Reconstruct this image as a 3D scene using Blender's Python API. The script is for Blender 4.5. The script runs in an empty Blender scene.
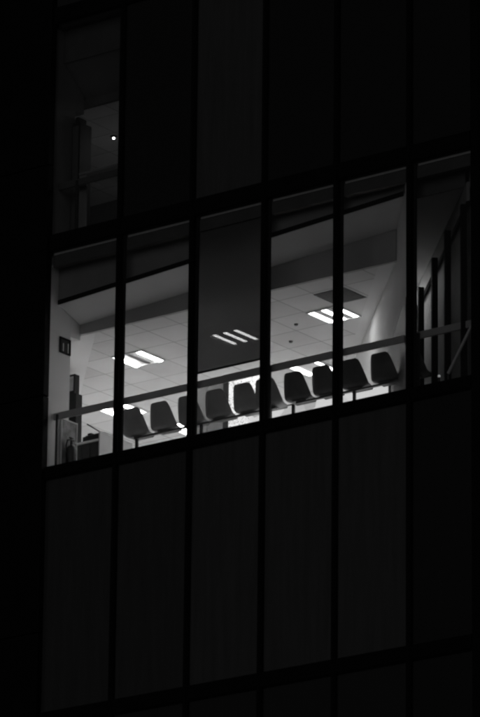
import bpy, bmesh, math, random
from mathutils import Vector, Matrix
random.seed(4)
S = bpy.context.scene
C = S.collection

# ------------------------------------------------------------------ materials
def mat(name, col=0.5, rough=0.6, noise=0.0, scale=6.0, metal=0.0, bump=0.0, stretch=(1, 1, 1), spec=0.5):
    m = bpy.data.materials.new(name); m.use_nodes = True
    n, l = m.node_tree.nodes, m.node_tree.links
    b = n['Principled BSDF']
    b.inputs['Roughness'].default_value = rough
    b.inputs['Metallic'].default_value = metal
    b.inputs['Specular IOR Level'].default_value = spec
    tc = n.new('ShaderNodeTexCoord'); mp = n.new('ShaderNodeMapping')
    mp.inputs['Scale'].default_value = stretch
    l.new(tc.outputs['Object'], mp.inputs['Vector'])
    nz = n.new('ShaderNodeTexNoise'); nz.inputs['Scale'].default_value = scale
    nz.inputs['Detail'].default_value = 6; nz.inputs['Roughness'].default_value = 0.6
    l.new(mp.outputs['Vector'], nz.inputs['Vector'])
    mr = n.new('ShaderNodeMapRange')
    mr.inputs['From Min'].default_value = 0.25; mr.inputs['From Max'].default_value = 0.75
    mr.inputs['To Min'].default_value = col * (1 - noise); mr.inputs['To Max'].default_value = min(0.95, col * (1 + noise))
    l.new(nz.outputs['Fac'], mr.inputs['Value'])
    l.new(mr.outputs['Result'], b.inputs['Base Color'])
    if bump:
        bp = n.new('ShaderNodeBump'); bp.inputs['Strength'].default_value = bump; bp.inputs['Distance'].default_value = 0.004
        l.new(nz.outputs['Fac'], bp.inputs['Height']); l.new(bp.outputs['Normal'], b.inputs['Normal'])
    return m

def emis(name, s, col=1.0):
    m = bpy.data.materials.new(name); m.use_nodes = True
    b = m.node_tree.nodes['Principled BSDF']
    b.inputs['Base Color'].default_value = (col, col, col, 1)
    b.inputs['Emission Color'].default_value = (1, 1, 1, 1)
    b.inputs['Emission Strength'].default_value = s
    return m

def glass_mat():
    m = bpy.data.materials.new('window glass'); m.use_nodes = True
    n, l = m.node_tree.nodes, m.node_tree.links
    n.clear()
    out = n.new('ShaderNodeOutputMaterial'); mx = n.new('ShaderNodeMixShader')
    tr = n.new('ShaderNodeBsdfTransparent'); tr.inputs['Color'].default_value = (.92, .92, .92, 1)
    gl = n.new('ShaderNodeBsdfGlossy'); gl.inputs['Roughness'].default_value = 0.03
    fr = n.new('ShaderNodeFresnel'); 
    ge = n.new('ShaderNodeNewGeometry'); mr = n.new('ShaderNodeMapRange')     # thin pane: both faces act like air to glass
    mr.inputs['To Min'].default_value = 1.5; mr.inputs['To Max'].default_value = 1 / 1.5
    l.new(ge.outputs['Backfacing'], mr.inputs['Value']); l.new(mr.outputs['Result'], fr.inputs['IOR'])
    l.new(fr.outputs[0], mx.inputs[0]); l.new(tr.outputs[0], mx.inputs[1]); l.new(gl.outputs[0], mx.inputs[2])
    l.new(mx.outputs[0], out.inputs['Surface'])
    return m

def screen_fabric():
    """Open-weave roller blind: about one part in twenty is open."""
    m = bpy.data.materials.new('open weave blind'); m.use_nodes = True
    n, l = m.node_tree.nodes, m.node_tree.links
    n.clear()
    out = n.new('ShaderNodeOutputMaterial')
    tr = n.new('ShaderNodeBsdfTransparent')
    df = n.new('ShaderNodeBsdfDiffuse'); df.inputs['Color'].default_value = (.1, .1, .1, 1)
    tl = n.new('ShaderNodeBsdfTranslucent'); tl.inputs['Color'].default_value = (.05, .05, .05, 1)
    a = n.new('ShaderNodeAddShader'); l.new(df.outputs[0], a.inputs[0]); l.new(tl.outputs[0], a.inputs[1])
    mx = n.new('ShaderNodeMixShader'); mx.inputs[0].default_value = OPEN
    l.new(a.outputs[0], mx.inputs[1]); l.new(tr.outputs[0], mx.inputs[2])
    l.new(mx.outputs[0], out.inputs['Surface'])
    return m

def tile_mat():
    m = mat('mineral ceiling tile', .8, .9, .05, 3)
    n, l = m.node_tree.nodes, m.node_tree.links
    b = n['Principled BSDF']
    tc = n['Texture Coordinate']
    br = n.new('ShaderNodeTexBrick'); br.offset = 0; br.squash = 1
    br.inputs['Scale'].default_value = 1
    br.inputs['Brick Width'].default_value = TX; br.inputs['Row Height'].default_value = TY
    br.inputs['Mortar Size'].default_value = .009; br.inputs['Mortar Smooth'].default_value = .3
    br.inputs['Color1'].default_value = (1, 1, 1, 1); br.inputs['Color2'].default_value = (.84, .84, .84, 1)
    br.inputs['Mortar'].default_value = (.42, .42, .42, 1)
    mp = n.new('ShaderNodeMapping'); mp.inputs['Location'].default_value = (TX * 10 + TX / 2, TY * 10 - 1.95, 0)
    l.new(tc.outputs['Object'], mp.inputs['Vector']); l.new(mp.outputs['Vector'], br.inputs['Vector'])
    mu = n.new('ShaderNodeMix'); mu.data_type = 'RGBA'; mu.blend_type = 'MULTIPLY'; mu.inputs[0].default_value = 1
    src = b.inputs['Base Color'].links[0].from_socket
    l.new(src, mu.inputs[6]); l.new(br.outputs['Color'], mu.inputs[7]); l.new(mu.outputs[2], b.inputs['Base Color'])
    return m

def speckle_mat(name, s, sc=60, dk=.42, hi=.30):
    m = bpy.data.materials.new(name); m.use_nodes = True
    n, l = m.node_tree.nodes, m.node_tree.links
    b = n['Principled BSDF']; tc = n.new('ShaderNodeTexCoord')
    vo = n.new('ShaderNodeTexVoronoi'); vo.inputs['Scale'].default_value = sc
    l.new(tc.outputs['Object'], vo.inputs['Vector'])
    rp = n.new('ShaderNodeValToRGB'); rp.color_ramp.elements[0].position = .12; rp.color_ramp.elements[1].position = hi
    rp.color_ramp.elements[0].color = (dk, dk, dk, 1)
    sp = n.new('ShaderNodeSeparateColor'); l.new(vo.outputs['Color'], sp.inputs[0])
    l.new(sp.outputs[0], rp.inputs[0])
    l.new(rp.outputs[0], b.inputs['Base Color'])
    l.new(rp.outputs[0], b.inputs['Emission Color']); b.inputs['Emission Strength'].default_value = s
    return m

TX, TY, CZ = .643, .667, 2.42
OPEN = .026
M = dict(
    frame=mat('black anodised frame', .006, .7, .3, 9, spec=.12),
    glass=glass_mat(),
    clad=mat('black cladding', .006, .7, .4, 2, spec=.12),
    plaster=mat('white plaster', .82, .85, .04, 1.6, bump=.05),
    wall=mat('painted wall', .76, .8, .06, 1.2, bump=.05),
    wall2=mat('painted side wall', .74, .95, .07, 1.6, spec=.03),
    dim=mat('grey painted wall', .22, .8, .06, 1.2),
    dado=mat('dark wainscot', .05, .6, .15, 3),
    fascia=mat('grey fascia board', .28, .7, .12, 2),
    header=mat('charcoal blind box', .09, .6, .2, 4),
    alu=mat('dull aluminium', .75, .45, .1, 14),
    tile=tile_mat(),
    bulk=mat('bulkhead paint', .42, .8, .05, 1.5),
    floor=mat('pale vinyl floor', .72, .5, .1, 2),
    conc=mat('concrete slab', .25, .9, .2, 2),
    b1=mat('grey blind cloth', .09, .9, .24, 1.6, stretch=(5, 1, .4)),
    b2=mat('charcoal blind cloth', .066, .9, .24, 1.6, stretch=(5, 1, .4)),
    b3=mat('near black blind cloth', .010, .9, .2, 2.2, stretch=(9, 1, .5)),
    b4=mat('dark panel', .028, .9, .16, 2.2, stretch=(9, 1, .5)),
    screen=screen_fabric(),
    rail=mat('grey handrail paint', .5, .4, .08, 5),
    seatg=mat('charcoal moulded plastic', .38, .42, .12, 7),
    seatb=mat('black moulded plastic', .13, .42, .15, 7),
    steel=mat('dark painted steel', .03, .4, .2, 8),
    tray=mat('white enamel', .8, .4, .02, 5),
    tube=emis('fluorescent tube', 30),
    tubeb=emis('fluorescent tube bright', 14),
    tubew=emis('fluorescent tube weak', 8),
    fillpanel=emis('added fill glow', 6),  # emission of the unseen panel added in the upper room
    corrfill=emis('added corridor glow', 10),  # emission of the unseen lamp added in the corridor
    wide=emis('opal diffuser', 13),
    dull=mat('dark louvre', .10, .6, .15, 12),
    white=mat('white laminate', .75, .5, .05, 4),
    dark=mat('dark wood laminate', .03, .6, .3, 4, spec=.2),
    black=mat('black plastic', .012, .7, .3, 6, spec=.15),
    red=mat('dark enamel', .03, .35, .2, 6),
    poster=mat('mottled poster', .28, .6, .75, 7),
    speck=speckle_mat('backlit speckled sheet', .62),
    glow=speckle_mat('added band glow', .72, 3, .62, .3),  # emission of the made-up band behind the right bench
    led=emis('small lamp', 30),
    ground=mat('asphalt', .05, .9, .3, .4),
)

# ------------------------------------------------------------------ helpers
def obj(name, bm, m, parent=None, smooth=False):
    me = bpy.data.meshes.new(name)
    bmesh.ops.recalc_face_normals(bm, faces=bm.faces)
    bm.to_mesh(me); bm.free()
    o = bpy.data.objects.new(name, me); C.objects.link(o)
    me.materials.append(m)
    if smooth:
        for p in me.polygons: p.use_smooth = True
    if parent: o.parent = parent; o.matrix_parent_inverse = Matrix.Translation(-parent.location) if parent.parent is None else Matrix.Identity(4)
    return o

def bx(bm, x0, x1, y0, y1, z0, z1, bevel=0.0, rot=None, piv=None):
    r = bmesh.ops.create_cube(bm, size=1)
    vs = r['verts']
    for v in vs:
        v.co = Vector((x0 + (v.co.x + .5) * (x1 - x0), y0 + (v.co.y + .5) * (y1 - y0), z0 + (v.co.z + .5) * (z1 - z0)))
    if rot is not None:
        bmesh.ops.rotate(bm, verts=vs, cent=piv, matrix=Matrix.Rotation(rot, 3, 'Z'))
    if bevel:
        es = list({e for v in vs for e in v.link_edges})
        bmesh.ops.bevel(bm, geom=es, offset=bevel, segments=2, affect='EDGES', profile=.5)
    return bm

def box(name, x0, x1, y0, y1, z0, z1, m, parent=None, bevel=0.0, rot=None, piv=None):
    return obj(name, bx(bmesh.new(), x0, x1, y0, y1, z0, z1, bevel, rot, piv), m, parent)

def prism(name, pts, z0, z1, m, parent=None):
    bm = bmesh.new()
    zz = lambda z, i: z[i] if isinstance(z, (list, tuple)) else z
    lo = [bm.verts.new((p[0], p[1], zz(z0, i))) for i, p in enumerate(pts)]
    hi = [bm.verts.new((p[0], p[1], zz(z1, i))) for i, p in enumerate(pts)]
    bm.faces.new(lo); bm.faces.new(hi[::-1])
    k = len(pts)
    for i in range(k):
        bm.faces.new((lo[i], hi[i], hi[(i + 1) % k], lo[(i + 1) % k]))
    return obj(name, bm, m, parent)

def tube(bm, pts, r, seg=10):
    """Round bar along a polyline."""
    pts = [Vector(p) for p in pts]
    rings = []
    for i, p in enumerate(pts):
        d = (pts[min(i + 1, len(pts) - 1)] - pts[max(i - 1, 0)]).normalized()
        a = d.cross(Vector((0, 0, 1)))
        if a.length < .01: a = d.cross(Vector((0, 1, 0)))
        a.normalize(); b = d.cross(a).normalized()
        rr = r[i] if isinstance(r, (list, tuple)) else r
        rings.append([bm.verts.new(p + (a * math.cos(t) + b * math.sin(t)) * rr) for t in [2 * math.pi * k / seg for k in range(seg)]])
    for i in range(len(rings) - 1):
        for k in range(seg):
            bm.faces.new((rings[i][k], rings[i][(k + 1) % seg], rings[i + 1][(k + 1) % seg], rings[i + 1][k]))
    bm.faces.new(rings[0]); bm.faces.new(rings[-1][::-1])
    return bm

def thing(name, label, cat, loc=(0, 0, 0), group=None):
    o = bpy.data.objects.new(name, None); C.objects.link(o)
    o.location = loc; o.empty_display_size = .2
    o['label'] = label; o['category'] = cat
    if group: o['group'] = group
    return o

def tag(o, label, cat, group=None):
    o['label'] = label; o['category'] = cat
    if group: o['group'] = group
    return o

# ------------------------------------------------------------------ building
XM = [-.09, 1.40, 2.84, 4.235, 5.605, 6.965, 8.19]          # mullion centre lines
FW = .042
MW = .078                                                   # half width
ZT = [(-4.15, -3.943), (-.178, 0.0), (3.585, 3.836), (7.45, 7.70)]   # transoms
B = thing('office_building', 'dark glass-fronted office block at night with one lit storey', 'building', (4, 0, -25.7))

# mullions: flat fins standing 9 cm proud, butted between the transoms' depth
def mullion(x, hw=MW):
    bm = bmesh.new()
    bx(bm, x - hw, x + hw, .024, .07, -8.0, 9.6, .005)              # inner box section
    o = obj('mullion', bm, M['frame'], B)
    hf = FW if hw < .1 else .10
    bm = bmesh.new()
    bx(bm, x - hf, x + hf, -.05, .0225, -8.0, 9.6, .005)            # outer fin
    bx(bm, x - hf * .6, x + hf * .6, -.068, -.0515, -8.0, 9.6, .004)
    obj('outer_fin', bm, M['frame'], o)
    return o
for i, x in enumerate(XM[1:-1]):
    mullion(x, MW)
mullion(8.20, .11)
for z0, z1 in ZT:
    bm = bmesh.new()
    for i in range(6):
        a = XM[i] + (FW if i else .085) + .001; b = XM[i + 1] - (FW if i < 5 else .11) - .001
        bx(bm, a, b, -.045, .022, z0, z1, .006)
        bx(bm, a, b, -.03, .003, z0 - .018, z0 - .001)          # glazing gasket
        bx(bm, a, b, -.03, .003, z1 + .001, z1 + .015)
    obj('transom', bm, M['frame'], B)
# solid dark pier at the left end, in stacked cladding sheets
bm = bmesh.new()
z = -25.7
while z < 12:
    bx(bm, -4.2, -.002, -.11, .03, z + .004, z + 3.83, .01); z += 3.84
obj('pier', bm, M['clad'], B)
# storeys below the picture
box('lower_facade', .001, 8.3, -.05, .3, -25.7, -8.01, M['clad'], B)
box('upper_facade', .001, 8.3, -.05, .3, 9.61, 12.0, M['clad'], B)

# window panes
for zi, (za, zb) in enumerate([(-8.0, -4.15), (-3.943, -.178), (0, 3.585), (3.836, 7.45)]):
    for i in range(6):
        a = XM[i] + (.088 if i == 0 else FW + .002); b = XM[i + 1] - (FW + .002 if i < 5 else .105)
        box('window_pane', a, b, -.012, -.004, za + .02, zb - .02, M['glass'], B)
# roller blinds of the unlit storeys
tones = {(0, i): 'b4' for i in range(5)}
tones.update({(1, 0): 'b2', (1, 1): 'b2', (1, 2): 'b1', (1, 3): 'b1', (1, 4): 'b1', (1, 5): 'b3', (0, 5): 'b3',
              (3, 1): 'b3', (3, 2): 'b1', (3, 3): 'b3', (3, 4): 'b3', (3, 5): 'b3'})
for (zi, i), t in tones.items():
    za, zb = [(-8.0, -4.15), (-3.943, -.178), None, (3.836, 7.45)][zi]
    bm = bmesh.new()
    a = XM[i] + (.088 if i == 0 else FW + .002); b = XM[i + 1] - (FW + .002 if i < 5 else .105)
    n = 24; yb = .007 + .004 * random.random()
    vs = []
    for k in range(n + 1):
        x = a + (b - a) * k / n
        y = yb + .0012 * math.sin(k * 1.3 + i) 
        vs.append([bm.verts.new((x, y + .003 * j, zz)) for j, zz in ((0, za + .012), (0, zb - .012), (1, zb - .012), (1, za + .012))])
    for k in range(n):
        for j in range(4):
            bm.faces.new((vs[k][j], vs[k + 1][j], vs[k + 1][(j + 1) % 4], vs[k][(j + 1) % 4]))
    obj('infill_panel', bm, M[t], B)

# ---- lit storey shell
WX = lambda y: 6.87 - (y - .04) * .953                       # right skew wall
LX = lambda y: -.34 - (y - .82) * .953                       # left skew wall
SX = lambda y: 8.10 - y * .965                               # second glazed facade
YB = 8.2
slab = [(-4.2, .10), (8.05, .10), (SX(YB + .5), YB + .5), (-12, YB + .5), (-12, 3)]
prism('floor_slab', slab, 3.60, 3.80, M['conc'], B)
prism('floor_slab', slab, -.16, -.012, M['floor'], B)
# walls
prism('wall', [(-.3, .06), (-.04, .06), (-.04, .58), (-.3, .58)], -.01, 3.59, M['wall'], B)
prism('wall', [(-.3, .583), (-.04, .583), (-.04, .82), (-.3, .82)], 2.33, 3.59, M['wall'], B)
prism('wall', [(LX(.82) - .15, .822), (LX(.82), .822), (LX(YB), YB), (LX(YB) - .2, YB)], -.01, 3.59, M['wall'], B)
prism('wall', [(WX(.06), .06), (WX(.06) + .12, .06), (WX(YB) + .12, YB), (WX(YB), YB)], -.01, 3.59, M['wall2'], B)
prism('wall', [(LX(YB), YB + .003), (WX(YB) + .12, YB + .003), (WX(YB) + .12, YB + .2), (LX(YB), YB + .2)], -.01, 3.59, M['wall'], B)
prism('wainscot', [(WX(.07) - .012, .07), (WX(.07) - .002, .07), (WX(1.75) - .002, 1.75), (WX(1.75) - .012, 1.75)], .02, [1.50, 1.50, 1.20, 1.20], M['dado'], B)
# near the glass: blind box, fascia, sloping plaster panel, bulkhead
bm = bmesh.new()
for i in range(6):
    a = XM[i] + .088; b = XM[i + 1] - .08
    bx(bm, a, b, .056, .15, 3.33, 3.597, .004)
obj('blind_box', bm, M['header'], B)
bm = bmesh.new()
for i in range(6):
    bx(bm, XM[i] + .12, XM[i + 1] - .11, .042, .0545, 3.525, 3.56)
obj('trim', bm, M['alu'], B)
sx0, sx1 = -.035, WX(.25) - .004
zf = lambda x: 2.775 + .0625 * x
zb_ = lambda x: 2.585 + .0556 * x
prism('fascia', [(sx0, .25), (sx1, .25), (sx1, .27), (sx0, .27)], [zf(sx0), zf(sx1)] * 1 + [zf(sx1), zf(sx0)], 3.59, M['fascia'], B)
prism('fascia_return', [(WX(.155) - .012, .155), (WX(.155) - .002, .155), (WX(.248) - .002, .248), (WX(.248) - .012, .248)], 3.19, 3.59, M['header'], B)
prism('fascia_lip', [(sx0, .235), (sx1, .235), (sx1, .2485), (sx0, .2485)], [zf(sx0) - .004, zf(sx1) - .004, zf(sx1) - .004, zf(sx0) - .004],
      [zf(sx0) + .07, zf(sx1) + .07, zf(sx1) + .07, zf(sx0) + .07], M['frame'], B)
xr = WX(.8) - .004
prism('sloping_soffit', [(sx0, .2715), (sx1, .2715), (xr, .797), (sx0, .797)], [zf(sx0), zf(sx1), zb_(xr), zb_(sx0)],
      [zf(sx0) + .02, zf(sx1) + .02, zb_(xr) + .02, zb_(sx0) + .02], M['plaster'], B)
prism('bulkhead', [(sx0, .80), (6.13, .80), (6.13, .86), (sx0, .86)], CZ, 3.59, M['bulk'], B)
# ceiling: tile field with a plaster margin along each skew wall
AX = lambda y: 5.89 - (y - .71) * .9033
DX = lambda y: .16 - (y - .95) * .935
YC = 6.72
prism('ceiling_tiles', [(DX(.862), .862), (AX(.862), .862), (AX(YB), YB), (DX(YB), YB)], CZ, CZ + .03, M['tile'], B)
prism('ceiling_margin', [(LX(.862) + .002, .862), (DX(.862) - .001, .862), (DX(YB) - .001, YB), (LX(YB) + .002, YB)], CZ + .004, CZ + .034, M['plaster'], B)
prism('ceiling_margin', [(AX(.862) + .001, .862), (WX(.862) - .002, .862), (WX(YB) - .002, YB), (AX(YB) + .001, YB)], CZ + .004, CZ + .034, M['plaster'], B)
# corridor behind the last bay, closed by a second, skew glazed front
prism('fascia', [(WX(.25) + .125, .25), (SX(.25) - .06, .25), (SX(.27) - .06, .27), (WX(.27) + .125, .27)], 3.10, 3.59, M['header'], B)
prism('ceiling_margin', [(WX(.272) + .125, .272), (SX(.272) - .06, .272), (SX(YB) - .06, YB), (WX(YB) + .125, YB)], 3.10, 3.13, M['plaster'], B)
prism('header_beam', [(SX(.1) - .08, .1), (SX(.1) - .02, .1), (SX(YB) - .02, YB), (SX(YB) - .08, YB)], 2.80, 3.098, M['fascia'], B)
prism('spandrel_panel', [(SX(.1) + .03, .1), (SX(.1) + .06, .1), (SX(YB) + .06, YB), (SX(YB) + .03, YB)], -.01, 3.59, M['fascia'], B)
for px, py in [(7.80, .20), (6.93, 1.02), (6.05, 1.93), (5.07, 2.95), (4.15, 3.92)]:
    bm = bmesh.new()
    bx(bm, px - .046, px + .046, py - .046, py + .046, -.01, 2.795, .008, rot=math.radians(46), piv=(px, py, 0))
    obj('post', bm, M['frame'], B)

# bay three: open-weave blind pulled down
bm = bmesh.new()
a, b = XM[2] - .01, XM[3] - .02
gv = [[bm.verts.new((a + (b - a) * i / 12, .087 + .0015 * math.sin(i * 1.7), z)) for i in range(13)] for z in (1.06, 2.2, 3.33)]
for j in range(2):
    for i in range(12):
        bm.faces.new((gv[j][i], gv[j][i + 1], gv[j + 1][i + 1], gv[j + 1][i]))
bl = obj('roller_blind', bm, M['screen'], B); bl['label'] = 'dark see-through blind pulled two thirds down'
bm = bmesh.new(); bx(bm, a, b, .078, .096, 1.025, 1.058, .004)
obj('bottom_bar', bm, M['steel'], bl)

# ---- room above, left bay, dimly lit
Z2 = 3.836
prism('floor_slab', slab, Z2 - .034, Z2 - .01, M['floor'], B)
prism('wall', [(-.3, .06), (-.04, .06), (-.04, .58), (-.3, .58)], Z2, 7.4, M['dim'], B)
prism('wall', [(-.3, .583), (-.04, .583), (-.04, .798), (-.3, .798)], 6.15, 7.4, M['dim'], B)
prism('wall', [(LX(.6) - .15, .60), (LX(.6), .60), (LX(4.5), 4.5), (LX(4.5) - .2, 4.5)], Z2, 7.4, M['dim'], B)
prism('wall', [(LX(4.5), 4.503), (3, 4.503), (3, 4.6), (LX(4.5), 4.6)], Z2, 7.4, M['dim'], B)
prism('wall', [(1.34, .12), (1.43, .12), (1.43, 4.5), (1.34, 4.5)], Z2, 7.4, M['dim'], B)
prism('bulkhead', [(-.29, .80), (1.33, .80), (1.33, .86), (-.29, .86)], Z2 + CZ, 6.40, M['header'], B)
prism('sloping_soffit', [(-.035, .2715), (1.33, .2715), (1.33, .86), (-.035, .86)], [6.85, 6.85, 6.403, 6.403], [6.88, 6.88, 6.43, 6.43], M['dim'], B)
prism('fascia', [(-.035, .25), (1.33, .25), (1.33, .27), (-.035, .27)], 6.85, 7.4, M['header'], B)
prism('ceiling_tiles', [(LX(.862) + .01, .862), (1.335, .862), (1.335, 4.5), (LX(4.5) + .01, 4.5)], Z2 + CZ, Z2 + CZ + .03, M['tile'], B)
prism('floor_slab', slab, 7.45, 7.6, M['conc'], B)

# ------------------------------------------------------------------ ceiling lights
def light_fixture(cx, cy, offs, label, m='tube', w=.05, L=.56, tray='tray', zc=CZ, hs=.30, drop=1):
    t = thing('ceiling_light', label, 'ceiling light', (cx, cy, zc), 'fluorescent lights in the tiled ceiling')
    bm = bmesh.new()
    for s in (-1, 1):
        bx(bm, cx + s * hs - .012, cx + s * hs + .012, cy - .315, cy + .315, zc - .022, zc - .002, .003)
        bx(bm, cx - hs + .0125, cx + hs - .0125, cy + s * .303 - .012, cy + s * .303 + .012, zc - .022, zc - .002, .003)
    obj('frame', bm, M['tray'], t)
    box('reflector', cx - hs + .013, cx + hs - .013, cy - .29, cy + .29, zc - .006, zc - .002, M[tray], t)
    for o in offs:
        box('tube', cx + o - w / 2, cx + o + w / 2, cy - L / 2, cy + L / 2, zc - .018 - .032 * drop, zc - .0065 - .02 * drop, M[m], t, .006)
    return t
t = light_fixture(-.01, 2.27, (-.235, .235), 'twin-strip ceiling light with dark centre bar, crossed by the first mullion', w=.07, drop=.5)
box('centre_bar', -.045, .025, 1.99, 2.55, CZ - .02, CZ - .0065, M['dull'], t, .003)
light_fixture(1.93, 2.28, (-.21, 0, .21), 'three parallel light strips showing through the lowered blind', w=.06, tray='dull', drop=0)
light_fixture(3.86, 2.30, (-.23, 0, .23), 'wide bright ceiling light beside the dark square panel', 'tubeb', w=.08, tray='bulk', drop=0)
light_fixture(-1.93, 4.28, (-.2, .2), 'ceiling light above the leftmost seat, below the handrail line', w=.065, drop=.3)
light_fixture(0.0, 4.28, (-.21, .21), 'ceiling light just under the lowered blind, behind the handrail', w=.06)
light_fixture(1.98, 4.28, (-.22, .25), 'twin-strip ceiling light above the third seat from the right bench end', 'tubew', w=.10, drop=0)
for cx, lb in ((-1.58, 'far opal ceiling light glimpsed under the seats of the third bay'), (-.94, 'far opal ceiling light behind the mullion left of the fourth bay'),
               (-.3, 'far opal ceiling light under the left seats of the fourth bay')):
    yc, hl = (5.8, .43) if cx < .9 else (5.45, .29)
    t = thing('ceiling_light', lb, 'ceiling light', (cx, yc, CZ), 'far opal ceiling lights under the seats')
    bm = bmesh.new()
    for s in (-1, 1):
        bx(bm, cx + s * .31 - .01, cx + s * .31 + .01, yc - hl - .01, yc + hl + .01, CZ - .02, CZ - .002, .003)
        bx(bm, cx - .299, cx + .299, yc + s * hl - .01, yc + s * hl + .01, CZ - .02, CZ - .002, .003)
    obj('frame', bm, M['tray'], t)
    box('diffuser', cx - .299, cx + .299, yc - hl + .015, yc + hl - .015, CZ - .012, CZ - .002, M['wide'], t)
# dark square grille next to the bright light
v = thing('air_vent', 'dark square vent panel in the ceiling above the brightest light', 'vent', (4.46, 1.64, CZ))
bm = bmesh.new()
bx(bm, 4.16, 4.76, 1.35, 1.94, CZ - .006, CZ - .002)
obj('backing', bm, M['dull'], v)
bm = bmesh.new()
for k in range(9):
    bx(bm, 4.17, 4.75, 1.38 + k * .062, 1.40 + k * .062, CZ - .016, CZ - .0065)
obj('slats', bm, M['fascia'], v)
for i, (x, y, l) in enumerate(((3.09, 2.35, 'upper small round ceiling detector left of the bright light'), (2.51, 2.99, 'lower small round ceiling detector left of the bright light'))):
    bm = bmesh.new()
    bmesh.ops.create_cone(bm, cap_ends=True, segments=20, radius1=.026, radius2=.034, depth=.025, matrix=Matrix.Translation((x, y, CZ - .0145)))
    tag(obj('smoke_detector', bm, M['dull']), l, 'smoke detector', 'small round detectors on the ceiling')

# ------------------------------------------------------------------ handrails
def rail(x0, x1, z, y, label, posts, thick=.118, m='rail'):
    t = thing('handrail', label, 'handrail', (x0, y, z - .9), 'flat handrails behind the glass')
    box('rail', x0, x1, y - .02, y + .02, z - thick, z, M[m], t, .012)
    for px in posts:
        box('post', px - .02, px + .02, y - .045, y - .0205, z - .95, z - thick * .3, M['steel'], t, .003)
    return t
rail(-.03, 8.0, .955, .20, 'long grey flat handrail running behind the glass of the lit storey', (.06, 4.23, 7.0))
rail(-.03, 1.40, Z2 + .95, .20, 'grey handrail in the dim upper left window', (.36,), m='dull')

# ------------------------------------------------------------------ tandem seating
def seat_shell(cx, cy, m, parent, tw=0.0):
    """One-piece moulded shell, open edge rolled; sitter faces +Y."""
    prof = [  # y, z, half width, side curl (forward / up)
        (-.112, .885, .120, .012), (-.110, .872, .152, .020), (-.102, .83, .176, .036), (-.090, .76, .198, .050), (-.072, .68, .218, .062),
        (-.052, .605, .234, .070), (-.030, .548, .244, .074), (.000, .502, .250, .070), (.045, .474, .250, .058),
        (.105, .468, .245, .046), (.165, .476, .238, .034), (.225, .490, .226, .022), (.262, .490, .206, .010), (.278, .476, .186, .0)]
    nu = 15
    bm = bmesh.new(); grid = []
    for i, (y, z, hw, cu) in enumerate(prof):
        a = prof[max(i - 1, 0)]; b = prof[min(i + 1, len(prof) - 1)]
        d = Vector((0, b[0] - a[0], b[1] - a[1])).normalized()
        nrm = Vector((0, -d.z, d.y))         # towards the sitter
        row = []
        for k in range(nu):
            u = -1 + 2 * k / (nu - 1)
            off = cu * abs(u) ** 2.6
            xx = 1.05 * hw * (u - .06 * u ** 3)
            row.append(bm.verts.new(Vector((xx, y, z)) + nrm * off))
        grid.append(row)
    for i in range(len(grid) - 1):
        for k in range(nu - 1):
            bm.faces.new((grid[i][k], grid[i][k + 1], grid[i + 1][k + 1], grid[i + 1][k]))
    bmesh.ops.rotate(bm, verts=bm.verts, cent=(0, 0, 0), matrix=Matrix.Rotation(tw, 3, 'Z'))
    bmesh.ops.translate(bm, verts=bm.verts, vec=(cx, cy, 0))
    o = obj('seat_shell', bm, m, parent, smooth=True)
    s = o.modifiers.new('thick', 'SOLIDIFY'); s.thickness = .016; s.offset = 0
    e = o.modifiers.new('sub', 'SUBSURF'); e.levels = 1; e.render_levels = 2
    return o

CY = .60
def bench(xs, legs, m, label, twist):
    t = thing('seating_bench', label, 'bench seating', (sum(xs) / len(xs), CY, 0), 'rows of moulded seats on a shared beam')
    box('beam', xs[0] - .04, xs[-1] + .12, CY + .05, CY + .10, .428, .458, M['seatb'], t, .006)
    for x, w in zip(xs, twist):
        s = seat_shell(x, CY, m, t, w)
        bm = bmesh.new()
        bx(bm, x - .11, x + .11, CY + .02, CY + .17, .4590, .466, .002)
        obj('bracket', bm, M['seatb'], s)
    for x in legs:
        bm = bmesh.new()
        bx(bm, x - .022, x + .022, CY + .055, CY + .095, .02, .427, .004)
        bx(bm, x - .022, x + .022, CY - .17, CY + .26, -.008, .019, .004)
        obj('leg', bm, M['steel'], t)
    return t
import json
BX1 = [1.26, 1.81, 2.35, 2.89, 3.43, 3.86]
BX2 = [4.40, 4.93, 5.47, 6.03, 6.56]
bench(BX1, (1.26, 2.53, 3.86), M['seatg'], 'left bench of six charcoal moulded seats backing onto the glass', (0, .03, -.02, .02, 0, .05))
bench(BX2, (4.30, 5.45, 6.50), M['seatb'], 'right bench of near-black moulded seats backing onto the glass', (0, -.03, .02, 0, -.02))

# ------------------------------------------------------------------ things at the left end
# framed sign on the stub wall
t = thing('wall_sign', 'small dark framed sign with two pale upright marks on the left wall', 'sign', (-.03, .43, 2.12))
bm = bmesh.new()
x0, x1 = -.038, -.015
for y0, y1, z0, z1 in ((.30, .57, 2.235, 2.262), (.30, .57, 2.0, 2.027), (.30, .325, 2.0275, 2.2345), (.545, .57, 2.0275, 2.2345)):
    bx(bm, x0, x1, y0, y1, z0, z1, .002)
obj('frame', bm, M['black'], t)
box('board', -.038, -.03, .3255, .5445, 2.028, 2.234, M['dark'], t)
box('mark', -.0295, -.027, .385, .402, 2.04, 2.17, M['wall'], t); box('mark', -.0295, -.027, .505, .525, 2.035, 2.19, M['wall'], t)
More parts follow.
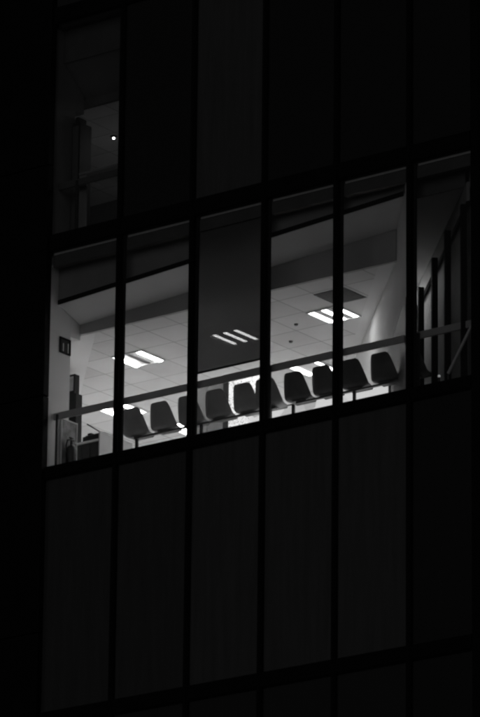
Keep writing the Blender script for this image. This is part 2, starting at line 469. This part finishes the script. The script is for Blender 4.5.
# glazed poster panel standing against the wall, extinguisher before it
t = thing('poster_stand', 'mottled poster panel with thin pale edge beside the fire extinguisher', 'poster stand', (.0, .55, 0))
box('poster', -.02, -.005, .37, .735, .03, .90, M['poster'], t)
bm = bmesh.new()
bx(bm, -.024, .004, .737, .752, .0, .93, .002); bx(bm, -.024, .004, .355, .369, .0, .93, .002); bx(bm, -.024, .004, .3695, .7365, .905, .925, .002)
obj('frame', bm, M['alu'], t)
t = thing('fire_extinguisher', 'dark fire extinguisher with pale round gauge in front of the poster panel', 'fire extinguisher', (.09, .50, 0))
bm = bmesh.new()
tube(bm, [(.09, .5, .0), (.09, .5, .01), (.09, .5, .40), (.09, .5, .455), (.09, .5, .485), (.09, .5, .50)], [.075, .085, .085, .07, .035, .02], 20)
obj('body', bm, M['red'], t, True)
bm = bmesh.new(); tube(bm, [(.09, .5, .50), (.09, .5, .56)], .022, 12); bx(bm, .078, .102, .46, .56, .565, .585, .003)
bx(bm, .078, .102, .45, .54, .60, .615, .003); tube(bm, [(.09, .5, .56), (.09, .48, .62)], .015, 8)
obj('valve', bm, M['steel'], t)
bm = bmesh.new(); tube(bm, [(.09, .46, .57), (.09, .40, .55), (.09, .37, .45), (.09, .38, .30), (.10, .40, .18)], .012, 8)
obj('hose', bm, M['black'], t, True)
bm = bmesh.new(); bmesh.ops.create_cone(bm, cap_ends=True, segments=18, radius1=.016, radius2=.016, depth=.02, matrix=Matrix.Translation((.118, .56, .54)) @ Matrix.Rotation(math.pi / 2, 4, 'X'))
obj('gauge', bm, M['tray'], t)
# tall cabinet
t = thing('tall_cabinet', 'tall narrow dark cabinet with glazed top behind the left wall', 'cabinet', (-1.4, 2.2, 0))
box('body', -1.60, -1.14, 2.10, 2.26, 0, 2.0, M['black'], t, .006)
box('top_unit', -1.60, -1.19, 2.12, 2.24, 2.003, 2.34, M['black'], t, .006)
box('window', -1.34, -1.22, 2.112, 2.119, 2.06, 2.30, M['poster'], t)
box('handle', -1.2, -1.185, 2.08, 2.0975, 1.3, 1.5, M['alu'], t)
# reception counter with a printer on it
t = thing('reception_counter', 'dark fronted reception counter with pale top edge at the lower left', 'counter', (-.1, 1.4, 0))
box('front', -.45, .14, 1.22, 1.26, .0, .745, M['dark'], t)
box('side', .10, .14, 1.262, 1.8, .0, .745, M['dark'], t)
box('top', -.47, .17, 1.18, 1.85, .748, .78, M['white'], t, .004)
bm = bmesh.new()
for x in (-.3, -.12, .04): bx(bm, x, x + .008, 1.214, 1.2195, .02, .73)
obj('panel_joints', bm, M['black'], t)
t = thing('desk_printer', 'flat dark printer lying on the reception counter', 'printer', (-.05, 1.5, .78))
box('body', -.30, .14, 1.25, 1.6, .781, .885, M['black'], t, .012)
box('lid', -.26, .12, 1.27, 1.58, .887, .905, M['steel'], t, .006)
box('paper_tray', -.24, -.16, 1.3, 1.5, .907, .945, M['black'], t, .004)
t = thing('partition_screen', 'white low partition panel beside the first mullion, dark bar on its top', 'partition', (.31, 1.1, 0))
box('panel', .29, .31, .93, 1.75, .0, .775, M['white'], t)
box('top_rail', .284, .316, .93, 1.75, .7765, .80, M['tray'], t, .003)
bm = bmesh.new(); tube(bm, [(.30, .925, .79), (.30, .62, .83)], .011, 8)
obj('hand_bar', bm, M['steel'], t, True)

# ------------------------------------------------------------------ lit display behind the third bay
t = thing('light_box', 'bright speckled backlit display panel behind the seats of the third bay', 'display', (1.55, 3.0, 0))
box('sheet', 1.27, 1.93, 3.0, 3.02, .75, 2.02, M['speck'], t)
box('lower_sheet', 1.27, 1.93, 3.0, 3.02, .45, .60, M['speck'], t)
bm = bmesh.new()
bx(bm, 1.17, 1.262, 2.98, 3.06, 0, 2.10, .004); bx(bm, 1.938, 2.0, 2.98, 3.06, 0, 2.10, .004)
bx(bm, 1.2625, 1.9375, 2.98, 3.06, 2.03, 2.10, .004); bx(bm, 1.2625, 1.9375, 2.98, 3.06, .61, .74, .004)
bx(bm, 1.2625, 1.9375, 2.98, 3.06, 0, .44, .004)
obj('casing', bm, M['dark'], t)
t = thing('room_divider', 'grey two-leaf divider screen left of the bright speckled display', 'divider', (.8, 3.05, 0))
box('leaf', .50, .82, 3.03, 3.06, .05, 2.03, M['fascia'], t, .004)
box('leaf', .825, 1.15, 3.03, 3.06, .05, 2.03, M['fascia'], t, .004)
for x in (.55, 1.08): box('foot', x, x + .04, 2.9, 3.2, 0, .045, M['steel'], t)

t = thing('added_glow_band', 'low glowing white band added for brightness behind the right-hand seats', 'counter', (4.6, 1.0, 0))  # made-up glowing front, supplies the bright band under the right seats
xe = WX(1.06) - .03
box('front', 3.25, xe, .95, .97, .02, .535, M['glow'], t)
box('top', 3.22, xe + .01, .94, 1.05, .538, .555, M['dark'], t, .003)
box('back', 3.25, xe, 1.02, 1.04, .02, .535, M['dark'], t)

# ------------------------------------------------------------------ corridor things
t = thing('stair_rail', 'pale sloping stair rail in the last bay at the right', 'handrail', (7.6, .3, 0))
bm = bmesh.new(); tube(bm, [(7.585, .1, .16), (8.02, .1, .84)], .024, 10)
obj('rail', bm, M['alu'], t)
bm = bmesh.new(); tube(bm, [(7.585, .1, -.01), (7.585, .1, .17)], .014, 8); tube(bm, [(8.01, .1, -.01), (8.01, .1, .83)], .014, 8)
obj('post', bm, M['steel'], t)
t = thing('marker_lamp', 'tiny lit marker lamp low between the dark posts of the last bay', 'lamp', (7.28, .3, 0))
bm = bmesh.new(); tube(bm, [(7.28, .3, -.01), (7.28, .3, .21)], .014, 10); obj('stem', bm, M['steel'], t)
bm = bmesh.new(); bmesh.ops.create_uvsphere(bm, u_segments=14, v_segments=8, radius=.022, matrix=Matrix.Translation((7.28, .3, .23)))
obj('globe', bm, emis('marker glow', .25), t, True)
t = thing('added_corridor_fill', 'unseen light added beyond the posts to brighten the side corridor', 'ceiling light', (4.7, 2.9, 3.1))  # out-of-sight lamp added to light the corridor ceiling and panels
box('frame', 4.25, 4.55, 2.7, 3.5, 3.06, 3.098, M['tray'], t)
box('tube', 4.28, 4.52, 2.73, 3.47, 3.045, 3.058, M['corrfill'], t)

# ------------------------------------------------------------------ dim upper room
t = thing('storage_locker', 'tall dark locker standing in the dim upper left window', 'locker', (.1, .6, Z2))
box('body', -.03, .13, .50, .80, Z2, 5.90, M['dark'], t, .008)
box('door', -.01, .11, .485, .4985, Z2 + .1, 5.84, M['dull'], t, .004)
box('top_box', -.02, .06, .55, .76, 5.902, 6.02, M['dark'], t, .02)
t = thing('work_desk', 'dim desk in the upper left window with a dark case on it', 'desk', (.7, .9, Z2))
box('top', .27, 1.32, .32, 1.0, 4.90, 4.94, M['fascia'], t, .004)
box('end_panel', .27, .41, .34, .37, Z2, 4.898, M['fascia'], t); box('leg', 1.26, 1.30, .72, .76, Z2, 4.898, M['alu'], t)
t = thing('dark_case', 'low dark case lying on the desk in the upper left window', 'case', (.5, .85, 4.94))
box('body', .35, .72, .72, 1.0, 4.941, 5.06, M['black'], t, .01)
box('handle', .48, .6, .715, .7185, 5.0, 5.02, M['steel'], t)
t = thing('down_light', 'single small lit lamp in the dim upper left window', 'lamp', (-.44, 2.07, Z2 + CZ))
bm = bmesh.new(); bmesh.ops.create_cone(bm, cap_ends=True, segments=20, radius1=.05, radius2=.06, depth=.03, matrix=Matrix.Translation((-.44, 2.07, Z2 + CZ - .018)))
obj('rim', bm, M['dull'], t)
bm = bmesh.new(); bmesh.ops.create_cone(bm, cap_ends=True, segments=20, radius1=.016, radius2=.016, depth=.01, matrix=Matrix.Translation((-.44, 2.07, Z2 + CZ - .04)))
obj('lens', bm, M['led'], t)

t = thing('added_fill_panel', 'unseen fill panel added behind the mullion to brighten the upper left room', 'lamp', (.6, 2.3, Z2 + CZ))  # out-of-sight panel added to lift the brightness of this room
box('frame', .33, .87, 2.03, 2.57, Z2 + CZ - .02, Z2 + CZ - .002, M['tray'], t)
box('diffuser', .35, .85, 2.05, 2.55, Z2 + CZ - .028, Z2 + CZ - .021, M['fillpanel'], t)

# ------------------------------------------------------------------ ground
bm = bmesh.new(); bmesh.ops.create_grid(bm, x_segments=4, y_segments=4, size=3000)
g = obj('ground', bm, M['ground']); g.location.z = -25.7; g['kind'] = 'structure'

# ------------------------------------------------------------------ world, moonlight, camera
w = bpy.data.worlds.new('World'); S.world = w; w.use_nodes = True
n, l = w.node_tree.nodes, w.node_tree.links
bg = n['Background']
sky = n.new('ShaderNodeTexSky'); sky.sky_type = 'NISHITA'; sky.sun_disc = False
sky.sun_elevation = math.radians(25); sky.sun_rotation = math.radians(200)
bw = n.new('ShaderNodeRGBToBW'); l.new(sky.outputs[0], bw.inputs[0]); l.new(bw.outputs[0], bg.inputs['Color'])
bg.inputs['Strength'].default_value = .0010
sd = bpy.data.lights.new('moon', 'SUN'); sd.energy = .2; sd.angle = math.radians(60)
so = bpy.data.objects.new('moon', sd); C.objects.link(so)
so.rotation_euler = Vector((-.30, .9, -.10)).to_track_quat('-Z', 'Y').to_euler()

f, th, ph, ro = 5314.1, .3162911, .6522705, .0107988
fh = Vector((-math.sin(ph), math.cos(ph), 0)); r = Vector((math.cos(ph), math.sin(ph), 0))
fw = fh * math.cos(th) + Vector((0, 0, math.sin(th))); up = -fh * math.sin(th) + Vector((0, 0, math.cos(th)))
r2 = math.cos(ro) * r + math.sin(ro) * up; u2 = -math.sin(ro) * r + math.cos(ro) * up
cd = bpy.data.cameras.new('camera'); co = bpy.data.objects.new('camera', cd); C.objects.link(co)
mt = Matrix((r2, u2, -fw)).transposed().to_4x4(); mt.translation = Vector((50.502424, -61.169909, -24.102326))
co.matrix_world = mt
cd.sensor_fit = 'VERTICAL'; cd.sensor_height = 24; cd.lens = f / 717 * 24
cd.clip_start = 1; cd.clip_end = 5000
S.camera = co
S.view_settings.view_transform = 'Standard'; S.view_settings.look = 'None'
S.view_settings.exposure = 0; S.view_settings.gamma = 1; S.view_settings.use_curve_mapping = False
S.cycles.use_denoising = True
S.cycles.pixel_filter_type = 'BLACKMAN_HARRIS'; S.cycles.filter_width = 2.4
S.cycles.max_bounces = 10; S.cycles.diffuse_bounces = 6; S.cycles.transparent_max_bounces = 12
S.cycles.sample_clamp_indirect = 0
